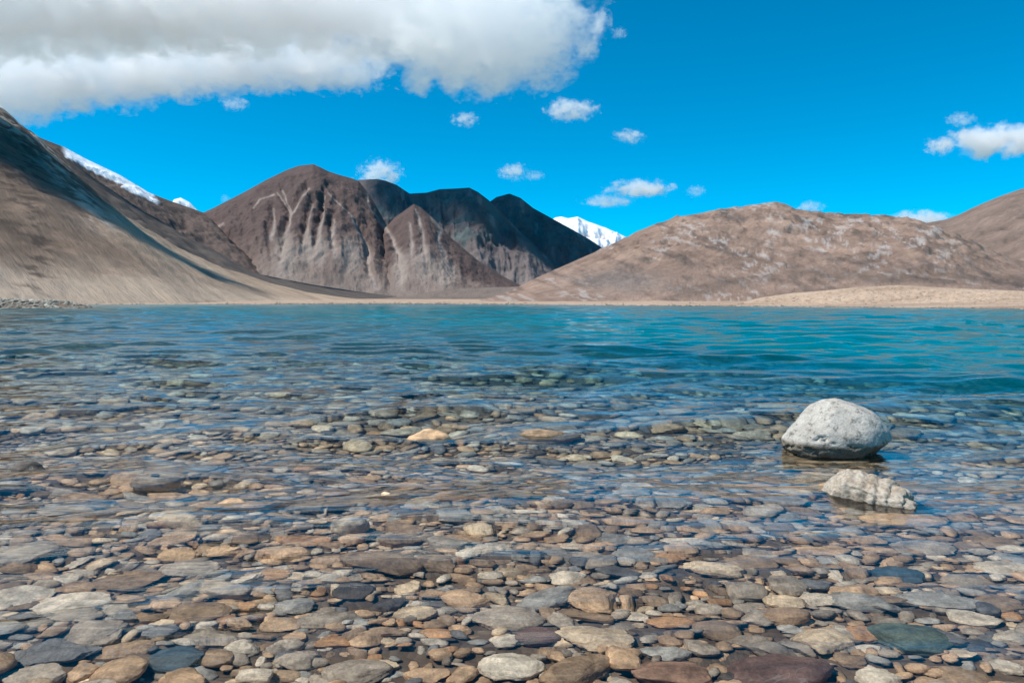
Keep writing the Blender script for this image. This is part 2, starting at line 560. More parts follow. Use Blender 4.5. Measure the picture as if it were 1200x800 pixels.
def col_m7(U, V, g, r, X, Y, Z, px, py):
    C = np.ones(U.shape + (3,)) * A([0.24, 0.165, 0.128])
    C = C * (1 + 0.5 * fbm(X / 60, Z / 14, Y / 60, o=5))[..., None]
    s = fbm((px + 1.3 * py) / 90, (py - 0.35 * px) / 14, 3.0, o=5, rough=0.6)     # tilted strata
    C = lerpc(C, A([0.115, 0.088, 0.075]), sstep(s, 0.02, 0.28) * 0.8)
    s2 = fbm((px + 1.3 * py) / 26, (py - 0.35 * px) / 5, 7.0, o=5, rough=0.65)
    m = sstep(s2, 0.05, 0.18) * (0.12 + 0.88 * sstep(fbm(px / 70, py / 30, 1.0, o=3) + 0.25 * np.exp(-(near_line(px, py, [(860, 246), (960, 262), (1060, 280), (1110, 300)]) / 22) ** 2), -0.02, 0.2))
    C = lerpc(C, A([0.42, 0.385, 0.36]), m * 0.6)
    C = lerpc(C, A([0.36, 0.25, 0.19]), sstep(fbm(px / 50, py / 18, 9.0, o=4), 0.08, 0.3) * 0.5)
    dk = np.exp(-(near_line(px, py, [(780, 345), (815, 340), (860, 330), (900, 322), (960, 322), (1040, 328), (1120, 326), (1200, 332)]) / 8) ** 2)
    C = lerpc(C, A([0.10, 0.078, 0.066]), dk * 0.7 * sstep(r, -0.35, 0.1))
    gr = np.exp(-(((px - 730) / 55) ** 2 + ((py - 330) / 14) ** 2))
    C = lerpc(C, A([0.17, 0.15, 0.14]), gr * 0.7)
    return C


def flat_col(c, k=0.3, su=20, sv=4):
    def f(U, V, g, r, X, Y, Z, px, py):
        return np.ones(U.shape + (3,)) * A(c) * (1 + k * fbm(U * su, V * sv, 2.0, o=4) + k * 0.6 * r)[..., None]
    return f


def name_mtn(o, name, label):
    tag(o, label=label)
    return o


name_mtn(mountain('mountain', [(192, 262, 6000), (200, 240, 6000), (204, 234, 6000), (212, 232, 6000), (222, 237, 6000), (234, 249, 6000), (260, 275, 6000)],
         [(190, 5200), (260, 5200)], M_peak, col_snow(0.5, 1.1, A([0.15, 0.12, 0.11])), nu=90, nv=60, gully=0.12, gk=8, rough=0.08, seed=2.1),
         0, 'small distant snow peak in the notch left of the brown mountain')
name_mtn(mountain('mountain', [(640, 262, 7000), (651, 255, 7000), (658, 254, 7000), (666, 256, 7000), (677, 254, 7000), (690, 260, 7000), (710, 267, 7000), (732, 277, 7000), (770, 300, 7000), (800, 320, 7000)],
         [(640, 5800), (800, 5800)], M_peak, col_snow(-0.02, 0.34, A([0.17, 0.13, 0.12])), nu=160, nv=80, gully=0.14, gk=10, rough=0.10, seed=3.4, crest=1.4),
         0, 'distant snow capped peak between the dark mountain and right hill')
name_mtn(mountain('mountain', [(-60, 110, 2700), (0, 138, 2750), (50, 163, 2800), (76, 173, 2850), (100, 186, 2900), (140, 205, 2950), (175, 226, 3000), (190, 232, 3050), (215, 241, 3100), (238, 249, 3150), (262, 275, 3200), (300, 320, 3200)],
         [(-60, 2100, 60), (300, 2600, 380)], M_peak, col_m2b, gully=0.05, gk=10, rough=0.05, seed=5.2),
         0, 'brown mountain with a strip of snow along its crest at left')
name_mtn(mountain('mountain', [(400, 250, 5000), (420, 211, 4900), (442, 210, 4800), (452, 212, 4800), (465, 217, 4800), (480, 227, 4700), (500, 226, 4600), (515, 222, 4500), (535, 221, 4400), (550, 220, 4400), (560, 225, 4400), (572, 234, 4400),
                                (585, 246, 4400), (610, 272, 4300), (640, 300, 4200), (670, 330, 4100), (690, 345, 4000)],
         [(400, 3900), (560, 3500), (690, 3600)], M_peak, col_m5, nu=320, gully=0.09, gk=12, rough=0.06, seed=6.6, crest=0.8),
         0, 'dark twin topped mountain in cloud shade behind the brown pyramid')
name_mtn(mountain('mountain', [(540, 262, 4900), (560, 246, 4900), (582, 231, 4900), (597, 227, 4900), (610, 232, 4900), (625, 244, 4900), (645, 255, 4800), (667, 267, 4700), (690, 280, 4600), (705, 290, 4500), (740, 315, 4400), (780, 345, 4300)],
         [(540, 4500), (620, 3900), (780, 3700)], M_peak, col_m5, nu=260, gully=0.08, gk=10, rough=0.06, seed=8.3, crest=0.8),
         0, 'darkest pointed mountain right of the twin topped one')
name_mtn(mountain('mountain', [(150, 320, 3300), (200, 275, 3350), (225, 258, 3400), (239, 249, 3400), (250, 244, 3420), (285, 226, 3450), (312, 211, 3480), (337, 199, 3500), (350, 194.5, 3500), (367, 192.5, 3500), (375, 196, 3500), (385, 201, 3520), (397, 205, 3530), (412, 209, 3550), (420, 212, 3560),
                                (430, 224, 3550), (440, 240, 3520), (452, 262, 3500), (470, 290, 3480), (495, 325, 3400), (515, 345, 3300)],
         [(150, 2700), (330, 2500), (515, 2650)], M_peak, col_m4, relief=0.075, chutes=CHUTES, nu=420, nv=180, gully=0.05, gk=11, rough=0.035, seed=9.1, crest=1.2),
         0, 'tall brown mountain with pale scree chutes in the middle distance')
name_mtn(mountain('mountain', [(385, 350, 3050), (405, 333, 3100), (425, 307, 3200), (440, 284, 3250), (452, 266, 3280), (464, 254, 3300), (485, 239, 3300), (493, 243, 3300), (510, 258, 3280), (530, 280, 3250), (560, 305, 3200), (590, 324, 3150), (622, 340, 3100), (640, 347, 3100)],
         [(385, 2700), (520, 2550), (640, 2750)], M_peak, col_m4, relief=0.06, chutes=CHUTES, nu=300, nv=160, gully=0.05, gk=11, rough=0.035, seed=10.9, crest=1.1),
         0, 'brown pyramid shaped spur with scree chutes before the dark mountain')
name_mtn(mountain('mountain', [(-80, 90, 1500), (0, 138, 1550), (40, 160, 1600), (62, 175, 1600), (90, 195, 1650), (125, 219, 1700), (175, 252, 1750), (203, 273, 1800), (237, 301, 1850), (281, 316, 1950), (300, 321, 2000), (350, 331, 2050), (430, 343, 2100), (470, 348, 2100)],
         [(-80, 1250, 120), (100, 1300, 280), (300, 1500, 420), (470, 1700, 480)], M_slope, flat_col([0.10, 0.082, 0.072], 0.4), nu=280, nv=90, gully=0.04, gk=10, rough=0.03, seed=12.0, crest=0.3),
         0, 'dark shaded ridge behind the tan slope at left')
name_mtn(mountain('hill', [(445, 350, 1500), (480, 346, 1550), (510, 341, 1600), (540, 338, 1650), (600, 336, 1700), (640, 335, 1700), (700, 336, 1700)],
         [(445, 1200), (700, 1200)], M_slope, flat_col([0.19, 0.15, 0.125], 0.3), nu=120, nv=50, gully=0.05, gk=4, rough=0.05, seed=13.0, crest=0.2),
         0, 'low brown rise at the valley mouth in the centre')
name_mtn(mountain('mountain', [(1000, 300, 1500), (1075, 263, 1600), (1107, 257.5, 1650), (1125, 251, 1650), (1137, 245, 1680), (1155, 237, 1700), (1172, 230, 1700), (1195, 222, 1750), (1210, 218, 1750), (1300, 190, 1800), (1450, 170, 1800), (1700, 230, 1700)],
         [(1000, 900), (1700, 800)], M_hill, flat_col([0.20, 0.145, 0.118], 0.35, 10, 10), nu=260, nv=120, gully=0.015, gk=6, rough=0.04, seed=14.0, crest=0.3),
         0, 'red brown mountain rising at the right edge')
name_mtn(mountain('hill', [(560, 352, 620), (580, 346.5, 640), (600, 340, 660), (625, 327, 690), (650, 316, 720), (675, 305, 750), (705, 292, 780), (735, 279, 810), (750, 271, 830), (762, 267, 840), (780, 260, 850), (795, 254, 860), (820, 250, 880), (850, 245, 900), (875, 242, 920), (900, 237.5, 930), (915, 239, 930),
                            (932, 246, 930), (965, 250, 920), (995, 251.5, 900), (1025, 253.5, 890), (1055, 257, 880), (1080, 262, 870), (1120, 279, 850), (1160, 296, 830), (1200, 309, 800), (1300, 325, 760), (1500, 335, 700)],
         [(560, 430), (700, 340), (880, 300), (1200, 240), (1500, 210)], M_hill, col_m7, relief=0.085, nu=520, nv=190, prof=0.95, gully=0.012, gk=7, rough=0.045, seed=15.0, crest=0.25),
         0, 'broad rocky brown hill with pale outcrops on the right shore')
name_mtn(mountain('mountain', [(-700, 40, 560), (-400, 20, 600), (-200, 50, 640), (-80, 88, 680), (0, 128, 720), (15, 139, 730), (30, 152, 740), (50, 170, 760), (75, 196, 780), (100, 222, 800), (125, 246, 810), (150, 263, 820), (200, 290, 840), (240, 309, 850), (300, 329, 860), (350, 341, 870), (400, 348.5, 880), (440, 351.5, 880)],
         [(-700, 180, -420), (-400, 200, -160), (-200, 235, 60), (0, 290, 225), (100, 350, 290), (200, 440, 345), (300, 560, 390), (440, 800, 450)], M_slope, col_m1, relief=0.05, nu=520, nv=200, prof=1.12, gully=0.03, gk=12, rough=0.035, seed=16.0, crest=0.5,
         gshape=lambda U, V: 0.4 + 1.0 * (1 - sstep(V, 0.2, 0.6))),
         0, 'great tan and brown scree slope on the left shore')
name_mtn(mountain('sand_dune', [(870, 353.5, 225), (890, 349, 225), (930, 343, 225), (960, 341, 222), (1000, 337, 220), (1050, 334, 220), (1100, 336.5, 215), (1150, 339, 210), (1200, 341, 205), (1350, 345, 190), (1450, 352, 180)],
         [(870, 205), (1000, 190), (1200, 160), (1450, 140)], M_sand, flat_col([0.4, 0.3, 0.24], 0.2), relief=0.1, nu=260, nv=60, gully=0.02, gk=5, rough=0.16, seed=17.0, crest=3.0),
         0, 'low pale sand bank at the foot of the right hill')


# ------------------------------------------------------------------ stones
def ico(sub):
    bm = bmesh.new()
    bmesh.ops.create_icosphere(bm, subdivisions=sub, radius=1)
    V = np.array([v.co[:] for v in bm.verts])
    Fc = np.array([[v.index for v in f.verts] for f in bm.faces])
    bm.free()
    return V, Fc


ICO = {k: ico(k) for k in (1, 2, 3, 4, 5, 6)}


def stone_verts(sub, seed, kind='round'):
    """unit stone about 1 in each half axis; flattened by the caller"""
    V, Fc = ICO[sub]
    r = np.random.RandomState(seed)
    V = V.copy()
    cuts, depth, nz = {'round': (3, 0.82, 0.10), 'slab': (6, 0.74, 0.10), 'block': (10, 0.62, 0.10), 'rough': (7, 0.68, 0.22)}[kind]
    if kind == 'slab':
        V[:, 2] = np.sign(V[:, 2]) * np.abs(V[:, 2]) ** 0.75
    for _ in range(cuts):
        n = r.normal(size=3)
        if kind in ('slab', 'block') and _ % 2:
            n[2] *= 0.3
        n /= np.linalg.norm(n)
        d = depth * r.uniform(0.85, 1.2)
        V -= np.maximum(V @ n - d, 0)[:, None] * n * 0.82
    o = r.uniform(0, 99, 3)
    V = V * (1 + nz * 1.6 * fbm(V[:, 0] * 1.1 + o[0], V[:, 1] * 1.1 + o[1], V[:, 2] * 1.1 + o[2], o=2))[:, None]
    if sub >= 3:
        V = V * (1 + nz * 0.55 * fbm(V[:, 0] * 3.5 + o[0], V[:, 1] * 3.5 + o[1], V[:, 2] * 5 + o[2], o=4))[:, None]
    return V, Fc


def stone_material(name, objcol, dry=False):
    t = NT(name)
    if objcol:
        info = t.n('ShaderNodeObjectInfo')
        base = info.outputs['Color']
        geo = t.n('ShaderNodeNewGeometry').outputs['Position']
        rnd = t.math('MULTIPLY', info.outputs['Random'], 40.0)
        vec = t.n('ShaderNodeVectorMath', {0: geo, 1: rnd}, operation='ADD').outputs[0]
    else:
        base = t.n('ShaderNodeVertexColor', layer_name='Col').outputs[0]
        vec = t.n('ShaderNodeNewGeometry').outputs['Position']
    big = t.noise(vec, 16, 5, 0.62, 0.5)
    fine = t.noise(vec, 120, 4, 0.65)
    band = t.noise(t.scaled(vec, (8, 22, 70)), 1, 4, 0.6, 0.8)
    c = t.mix(1.0, base, t.ramp(big, [(0.28, (0.48, 0.45, 0.42)), (0.5, (1.0, 1.0, 1.0)), (0.72, (1.5, 1.48, 1.45))]), 'MULTIPLY')
    c = t.mix(1.0, c, t.ramp(band, [(0.32, 0.72), (0.5, 1.0), (0.68, 1.28)]), 'MULTIPLY')
    c = t.mix(1.0, c, t.ramp(fine, [(0.3, 0.72), (0.7, 1.25)]), 'MULTIPLY')
    vein = t.math('MULTIPLY', t.ramp(t.noise(vec, 7, 2, 0.5, 0.6), [(0.49, 0.0), (0.5, 0.45), (0.51, 0.0)]), t.ramp(t.noise(vec, 3, 1), [(0.5, 0.0), (0.6, 1.0)]))
    c = t.mix(vein, c, (0.42, 0.39, 0.35))
    h = t.math('ADD', t.math('MULTIPLY', fine, 0.35), t.math('ADD', big, t.math('MULTIPLY', band, 0.4)))
    return t.finish(t.principled(c, 0.7, t.bump(h, 0.006, 1.0), 0.35))


M_stone = stone_material('stone', True)
M_pebble = stone_material('pebble', False)

PAL = {'tan': (0.36, 0.27, 0.19), 'cream': (0.52, 0.45, 0.35), 'grey': (0.27, 0.25, 0.225), 'brown': (0.22, 0.17, 0.125), 'bluegrey': (0.25, 0.265, 0.275),
       'pale': (0.45, 0.43, 0.39), 'orange': (0.34, 0.215, 0.125), 'dark': (0.065, 0.063, 0.065), 'slate': (0.12, 0.13, 0.145), 'purple': (0.11, 0.075, 0.07),
       'green': (0.085, 0.12, 0.105), 'red': (0.20, 0.135, 0.105), 'darkblue': (0.05, 0.085, 0.12), 'white': (0.6, 0.58, 0.53)}
for _k, _v in PAL.items():
    _w = [a * b for a, b in zip(_v, (1.60, 1.37, 1.08))]
    _m = min(1.0, 0.70 / max(_w))
    PAL[_k] = tuple(a * _m for a in _w)
PK = ['tan', 'grey', 'brown', 'bluegrey', 'pale', 'cream', 'orange', 'slate', 'dark']
PW = np.array([0.30, 0.22, 0.19, 0.07, 0.09, 0.06, 0.02, 0.035, 0.012]); PW /= PW.sum()


def hit(px, py, depth_up=0.0):
    """where the sight line through a picture point meets the bed after bending at the water surface"""
    d = ray(px, py)
    q = CAM + d * (-CAM.z / d.z)
    hh = Vector((d.x, d.y, 0)); s = hh.length
    hh.normalize()
    sr = s / 1.333
    tn = sr / math.sqrt(1 - sr * sr)
    z = float(ground_z(q.x, q.y)) + depth_up
    for _ in range(3):
        p = q + hh * (tn * max(-z, 0))
        z = float(ground_z(p.x, p.y)) + depth_up
    return p


# (px, py, width px, height px, yaw deg, colour, shape, raised out of the water?, label)
NOTABLE = [
 (38, 552, 38, 20, 0, 'dark', 'rough', 1, 'small dark grey rock standing out of the rippled water at far left'),
 (14, 577, 40, 10, 5, 'bluegrey', 'slab', 1, 'flat pale blue wet stone at the left edge below the small dark rock'),
 (184, 569, 52, 16, 0, 'grey', 'slab', 1, 'flat grey stone with dark undercut edge breaking the surface at left'),
 (75, 598, 60, 20, 8, 'grey', 'slab', 0, 'rounded grey stone under water just right of the pale blue flat one'),
 (128, 601, 42, 15, 0, 'bluegrey', 'round', 0, 'smooth grey stone beside the wider grey one in the left shallows'),
 (217, 609, 36, 17, 0, 'grey', 'round', 0, 'roundish grey stone immediately left of the big tan rock'),
 (285, 603, 96, 36, 4, 'tan', 'rough', 1, 'big tan rock breaking the surface left of centre'),
 (28, 657, 74, 38, -8, 'grey', 'slab', 0, 'large dull grey slab under water at the left edge'),
 (92, 641, 50, 17, -6, 'brown', 'slab', 0, 'brown grey flat stone right of the large left edge slab'),
 (121, 663, 36, 15, -10, 'cream', 'block', 0, 'small cream stone with blunt end above the pale long stone'),
 (211, 654, 42, 21, 10, 'tan', 'round', 0, 'rounded tan stone above the flat wide grey one at left'),
 (219, 668, 68, 23, 6, 'grey', 'slab', 0, 'wide flat grey stone below the rounded tan one at left'),
 (28, 697, 58, 22, 0, 'white', 'round', 0, 'bluish white oval stone near the left edge'),
 (86, 707, 84, 28, 6, 'pale', 'slab', 0, 'long pale grey stone right of the bluish white oval'),
 (150, 681, 84, 26, -4, 'brown', 'slab', 0, 'broad brown grey slab above the long pale grey stone'),
 (241, 686, 52, 13, -6, 'cream', 'slab', 0, 'thin cream wedge shaped stone at left of centre'),
 (232, 717, 72, 21, 4, 'brown', 'round', 0, 'long smooth brown oval stone below the thin cream wedge'),
 (192, 729, 30, 15, 0, 'cream', 'round', 0, 'small pinkish cream stone left below the brown oval'),
 (147, 723, 30, 20, 0, 'bluegrey', 'block', 0, 'squarish blue grey block left of the small pinkish stone'),
 (112, 740, 62, 28, 10, 'grey', 'rough', 0, 'rough lumpy grey stone above the dark glinting one'),
 (72, 759, 72, 27, 6, 'slate', 'rough', 0, 'dark wet glinting stone near the bottom left corner'),
 (205, 766, 62, 28, -6, 'darkblue', 'slab', 0, 'dark blue stone near the bottom left of centre'),
 (285, 755, 46, 24, 0, 'pale', 'block', 0, 'pale grey blunt stone right of the dark blue one'),
 (100, 779, 42, 28, 0, 'tan', 'block', 0, 'orange tan block at the bottom left'),
 (42, 784, 62, 28, 6, 'grey', 'slab', 0, 'brown grey slanting slab in the bottom left corner'),
 (411, 633, 42, 20, 4, 'white', 'round', 1, 'pale rounded stone breaking the surface left of centre'),
 (355, 641, 66, 17, -4, 'orange', 'slab', 0, 'flat orange brown stone left of the pale rounded one'),
 (455, 590, 48, 21, -6, 'cream', 'rough', 1, 'pale tan rock in broken water behind the pale rounded stone'),
 (411, 694, 54, 24, 0, 'dark', 'slab', 0, 'dark slate stone left of the big angular tan block'),
 (549, 703, 72, 38, 4, 'tan', 'block', 0, 'big angular tan block near the bottom centre'),
 (487, 716, 50, 21, -4, 'cream', 'slab', 0, 'cream stone just left of the big angular tan block'),
 (331, 727, 48, 18, 6, 'tan', 'round', 0, 'tan grey oval stone under the bluish one at lower left centre'),
 (342, 709, 48, 18, 4, 'bluegrey', 'slab', 0, 'bluish grey flat stone below the dark slate one on its left'),
 (385, 722, 76, 20, 16, 'grey', 'round', 0, 'long grey stone slanting up to the right at lower centre left'),
 (392, 746, 48, 23, 6, 'orange', 'block', 0, 'warm brown blunt stone under the long slanting grey stone'),
 (337, 761, 31, 19, -20, 'slate', 'block', 0, 'small dark wet triangular stone at lower left centre'),
 (418, 776, 78, 27, -4, 'grey', 'round', 0, 'long dotted grey oval at the bottom left of centre'),
 (450, 768, 38, 13, -14, 'cream', 'slab', 0, 'small bright cream flat stone right above the long dotted oval'),
 (424, 795, 58, 22, 0, 'tan', 'slab', 0, 'light tan stone cut by the bottom edge left of centre'),
 (512, 737, 40, 17, -4, 'orange', 'round', 0, 'small orange tan stone below the big angular tan block'),
 (500, 779, 54, 18, 0, 'tan', 'slab', 0, 'flat tan grey stone at the bottom centre'),
 (596, 722, 84, 32, 8, 'grey', 'slab', 0, 'large speckled grey brown slab right of the angular tan block'),
 (591, 745, 42, 19, 0, 'pale', 'slab', 0, 'pale stone tucked under the large speckled slab'),
 (686, 579, 42, 16, -4, 'cream', 'block', 0, 'bright cream stone alone in blue water right of centre'),
 (862, 620, 37, 16, 6, 'cream', 'round', 0, 'cream oval stone in dark blue water left of the ridged rock'),
 (803, 641, 56, 18, -10, 'pale', 'slab', 0, 'white streaked flat stone in the middle right'),
 (785, 658, 40, 17, 14, 'orange', 'block', 0, 'brown blunt stone below the white streaked one'),
 (745, 655, 50, 19, -6, 'bluegrey', 'rough', 0, 'white speckled grey stone left of the brown blunt one'),
 (675, 645, 42, 17, 0, 'cream', 'block', 0, 'pale tan block right of centre under clear water'),
 (878, 664, 58, 19, -10, 'brown', 'round', 0, 'long brown stone slanting down right in the middle right'),
 (665, 676, 44, 18, -4, 'pale', 'round', 0, 'pale bluish oval stone right of centre'),
 (697, 704, 64, 34, -8, 'tan', 'rough', 0, 'rough tan rock right of the bottom centre'),
 (744, 716, 33, 17, 0, 'pale', 'round', 0, 'small speckled oval right of the rough tan rock'),
 (787, 724, 54, 19, -4, 'orange', 'round', 0, 'orange brown oval stone at lower right of centre'),
 (840, 733, 50, 24, -8, 'brown', 'round', 0, 'rounded brown stone right of the orange oval'),
 (632, 742, 54, 30, 10, 'purple', 'round', 0, 'smooth mauve grey oval stone near the bottom centre'),
 (704, 744, 96, 34, -10, 'cream', 'rough', 0, 'large cream rock with pitted underside near the bottom centre'),
 (790, 781, 88, 38, -6, 'red', 'slab', 0, 'large reddish brown flat stone at the bottom right of centre'),
 (600, 772, 76, 30, 4, 'white', 'slab', 0, 'bluish white block at the bottom centre'),
 (780, 757, 58, 20, -4, 'bluegrey', 'slab', 0, 'blue grey flat stone above the large reddish one'),
 (856, 785, 28, 24, 0, 'dark', 'round', 0, 'small dark patterned stone right of the large reddish one'),
 (1070, 746, 84, 46, -12, 'green', 'slab', 0, 'large dark green oval stone at the bottom right'),
 (1108, 746, 44, 34, -20, 'slate', 'rough', 0, 'white marked dark stone touching the green oval on its right'),
 (965, 745, 82, 42, 10, 'cream', 'block', 0, 'pale cream angular stone with a notch at bottom right'),
 (1018, 738, 48, 28, -10, 'orange', 'rough', 0, 'rough orange brown stone between the cream and green ones'),
 (915, 781, 118, 44, 4, 'purple', 'slab', 0, 'very large dark purple brown stone at the bottom edge'),
 (1061, 614, 90, 19, -4, 'tan', 'round', 0, 'long light brown stone just below the ridged rock'),
 (1078, 645, 66, 19, -6, 'grey', 'slab', 0, 'long grey stone under the light brown one at right'),
 (960, 650, 68, 16, -4, 'tan', 'slab', 0, 'flat tan slab left of the long grey stone at right'),
 (1160, 638, 50, 17, -4, 'brown', 'round', 0, 'brownish oval stone in the far right shallows'),
 (1176, 667, 56, 19, -4, 'pale', 'round', 0, 'long pale stone at the right edge'),
 (1000, 690, 56, 17, 4, 'tan', 'slab', 0, 'smooth tan flat stone above the pale cream angular one'),
 (1052, 674, 54, 22, 0, 'darkblue', 'slab', 0, 'dark blue wet stone above the blue grey long one'),
 (918, 701, 46, 23, -6, 'cream', 'round', 0, 'pale cream oval left of the smooth tan flat stone'),
 (1140, 722, 58, 22, -4, 'pale', 'block', 0, 'pale grey block at lower right'),
 (1188, 745, 38, 26, 20, 'white', 'slab', 0, 'bluish white stone cut by the right edge'),
 (1100, 703, 84, 20, -12, 'bluegrey', 'round', 0, 'long blue grey stone above the pale grey block at right'),
 (1170, 706, 46, 20, 0, 'brown', 'round', 0, 'dull brown stone at the right edge under the long pale one'),
 (1030, 787, 46, 22, -6, 'pale', 'round', 0, 'light grey stone at the bottom right of the purple one'),
 (866, 529, 40, 12, 0, 'dark', 'slab', 0, 'small black stone under the water left of the white boulder'),
 (970, 579, 40, 22, 0, 'brown', 'rough', 1, 'brown stone leaning on the left end of the ridged rock'),
 (1057, 563, 34, 13, -4, 'orange', 'round', 0, 'orange brown stone right of the ridged rock under water'),
 (640, 513, 84, 9, 4, 'brown', 'slab', 1, 'long low brown rock lying at the surface near the centre'),
 (508, 511, 52, 13, 0, 'tan', 'rough', 1, 'pale rock awash left of the long low brown one'),
 (686, 529, 44, 12, 0, 'grey', 'slab', 0, 'flat grey stone in front of the long low brown rock'),
]

protos = {}


def proto(kind, k, sub=3):
    key = (kind, k, sub)
    if key not in protos:
        V, Fc = stone_verts(sub, 100 * k + len(kind) + 7, kind)
        protos[key] = mesh_np('stone', V, Fc)
        protos[key].materials.append(M_stone)
    return protos[key]


placed = []        # x, y, r   (already occupied)
rnd = random.Random(5)


def put_stone(me, loc, dims, yaw, tilt, color, name='stone', parent=None):
    o = link(name, me, parent=parent)
    o.location = loc
    o.scale = dims
    o.rotation_euler = (tilt[0], tilt[1], yaw)
    o.color = (*color, 1)
    o.cycles.is_caustics_receiver = True
    return o


for i, (px, py, w, h, yaw, cname, kind, up, label) in enumerate(NOTABLE):
    p = hit(px, py, 0.03)
    dist = (p - CAM).length
    a = 0.5 * w / F * dist
    sd = (CAM.z - p.z) / dist
    hh = 0.5 * h / F * dist
    b = min(a * 0.8, max(hh / sd * 0.62, a * 0.35))
    c = max((hh - b * sd * 0.55) * 1.05, a * 0.22)
    bed = float(ground_z(p.x, p.y))
    z = bed + c * 0.75
    if up:
        top = 0.03 if cname == 'dark' else 0.012
        c = max(c, (top - bed) * 0.5)
        z = top - c * 0.92
    else:
        z = min(z, -0.012 - c * 1.12)
    base = A(PAL[cname]) * rnd.uniform(0.92, 1.08)
    o = put_stone(proto(kind, i % 7, 5 if w > 60 else 4), (p.x, p.y, z), (a, b, c), RAD(yaw), (RAD(rnd.uniform(-6, 6)), RAD(rnd.uniform(-6, 6))), base, 'rock' if kind == 'rough' else 'river_stone')
    tag(o, label, 'rock' if kind == 'rough' else 'stone', 'rocks breaking the water surface' if up else 'stones picked out on the shallow lake bed')
    placed.append((p.x, p.y, a, b, RAD(yaw)))

# --- the white boulder
t = NT('white_boulder')
tc = t.n('ShaderNodeTexCoord').outputs['Object']
n1 = t.noise(tc, 5, 8, 0.68)
n2 = t.noise(tc, 22, 6, 0.7)
n3 = t.noise(tc, 90, 3, 0.6)
c = t.ramp(n1, [(0.3, (0.30, 0.265, 0.22)), (0.42, (0.44, 0.40, 0.345)), (0.6, (0.53, 0.485, 0.425)), (0.75, (0.60, 0.555, 0.49))])
c = t.mix(1.0, c, t.ramp(n2, [(0.36, 0.45), (0.45, 0.95), (0.65, 1.1)]), 'MULTIPLY')
c = t.mix(1.0, c, t.ramp(n3, [(0.3, 0.8), (0.7, 1.15)]), 'MULTIPLY')
wz = t.n('ShaderNodeSeparateXYZ', {0: t.n('ShaderNodeNewGeometry').outputs['Position']}).outputs[2]
wz = t.math('ADD', wz, t.math('MULTIPLY', n1, 0.03))
c = t.mix(1.0, c, t.ramp(wz, [(0.022, (0.42, 0.38, 0.33)), (0.042, (1.0, 1.0, 1.0))]), 'MULTIPLY')      # wet rim at the waterline
h = t.math('ADD', t.math('MULTIPLY', n2, 0.8), t.math('MULTIPLY', n3, 0.25))
M_boulder = t.finish(t.principled(c, 0.9, t.bump(h, 0.010, 1.0), 0.2))
V, Fc = ICO[6]
V = V.copy()
for n, d in (((-0.75, -0.3, 0.55), 0.88), ((0.35, -0.1, 0.93), 0.84), ((0.7, -0.35, -0.6), 0.72), ((0.55, -0.6, -0.6), 0.80), ((0.85, -0.2, 0.5), 0.88), ((-0.2, -0.85, 0.5), 0.92)):
    n = A(n) / np.linalg.norm(n)
    V -= np.maximum(V @ n - d, 0)[:, None] * n * 0.75
nn = V / np.linalg.norm(V, axis=1)[:, None]
dsp = 0.05 * fbm(V[:, 0] * 1.6, V[:, 1] * 1.6, V[:, 2] * 1.6 + 5, o=3) + 0.03 * fbm(V[:, 0] * 5, V[:, 1] * 5, V[:, 2] * 5 + 2, o=5, rough=0.62)
pit = sstep(fbm(V[:, 0] * 3.1 + 4, V[:, 1] * 3.1, V[:, 2] * 4.5, o=4, rough=0.6), 0.10, 0.30) * sstep(-V[:, 2] - 0.25 * V[:, 0], -0.25, 0.3)
dsp -= 0.075 * pit
V += nn * dsp[:, None]
V = V * A([0.302, 0.25, 0.242])
V[:, 0] -= 0.10 * sstep(-V[:, 2], -0.10, 0.12) * sstep(-V[:, 0], -0.05, 0.3)
bc = hit(982, 527, 0.0)
BX, BY = (982 - 600) / F * 4.82, 4.82
boulder = link('boulder', mesh_np('boulder', V, Fc), M_boulder)
boulder.location = (BX + 0.085, BY + 0.10, 0.042)
boulder.rotation_euler = (0, RAD(4), 0)
tag(boulder, 'large white grey weathered boulder sitting in the shallow water at right', 'boulder')
placed.append((BX, BY + 0.10, 0.26, 0.2, 0))

# --- the ridged pale rock
t = NT('ridged_rock')
tc = t.n('ShaderNodeTexCoord').outputs['Object']
n1 = t.noise(tc, 14, 6, 0.65)
n2 = t.noise(tc, 60, 5, 0.65)
c = t.ramp(n1, [(0.3, (0.24, 0.19, 0.14)), (0.45, (0.42, 0.34, 0.26)), (0.65, (0.50, 0.435, 0.355))])
c = t.mix(1.0, c, t.ramp(n2, [(0.35, 0.62), (0.6, 1.1)]), 'MULTIPLY')
wz = t.n('ShaderNodeSeparateXYZ', {0: t.n('ShaderNodeNewGeometry').outputs['Position']}).outputs[2]
wz = t.math('ADD', wz, t.math('MULTIPLY', n1, 0.03))
c = t.mix(1.0, c, t.ramp(wz, [(0.022, (0.42, 0.38, 0.33)), (0.042, (1.0, 1.0, 1.0))]), 'MULTIPLY')      # wet rim at the waterline
M_ridge = t.finish(t.principled(c, 0.9, t.bump(n2, 0.006, 1.0), 0.2))
V, Fc = ICO[6]
V = V.copy()
V[:, 0] = np.sign(V[:, 0]) * np.abs(V[:, 0]) ** 0.8
for n, d in (((-0.9, -0.2, 0.4), 0.72), ((0.9, 0.1, 0.5), 0.7), ((0.2, -0.4, 0.9), 0.66), ((0.1, -0.95, 0.1), 0.72), ((0, 0.7, 0.7), 0.7)):
    n = A(n) / np.linalg.norm(n)
    V -= np.maximum(V @ n - d, 0)[:, None] * n * 0.8
nn = V / np.linalg.norm(V, axis=1)[:, None]
ph = V[:, 0] * 27 + 5.0 * fbm(V[:, 0] * 1.7, V[:, 1] * 1.7, V[:, 2] * 1.7 + 9, o=3) + V[:, 2] * 3
lat = sstep(V[:, 0], -0.75, -0.2)
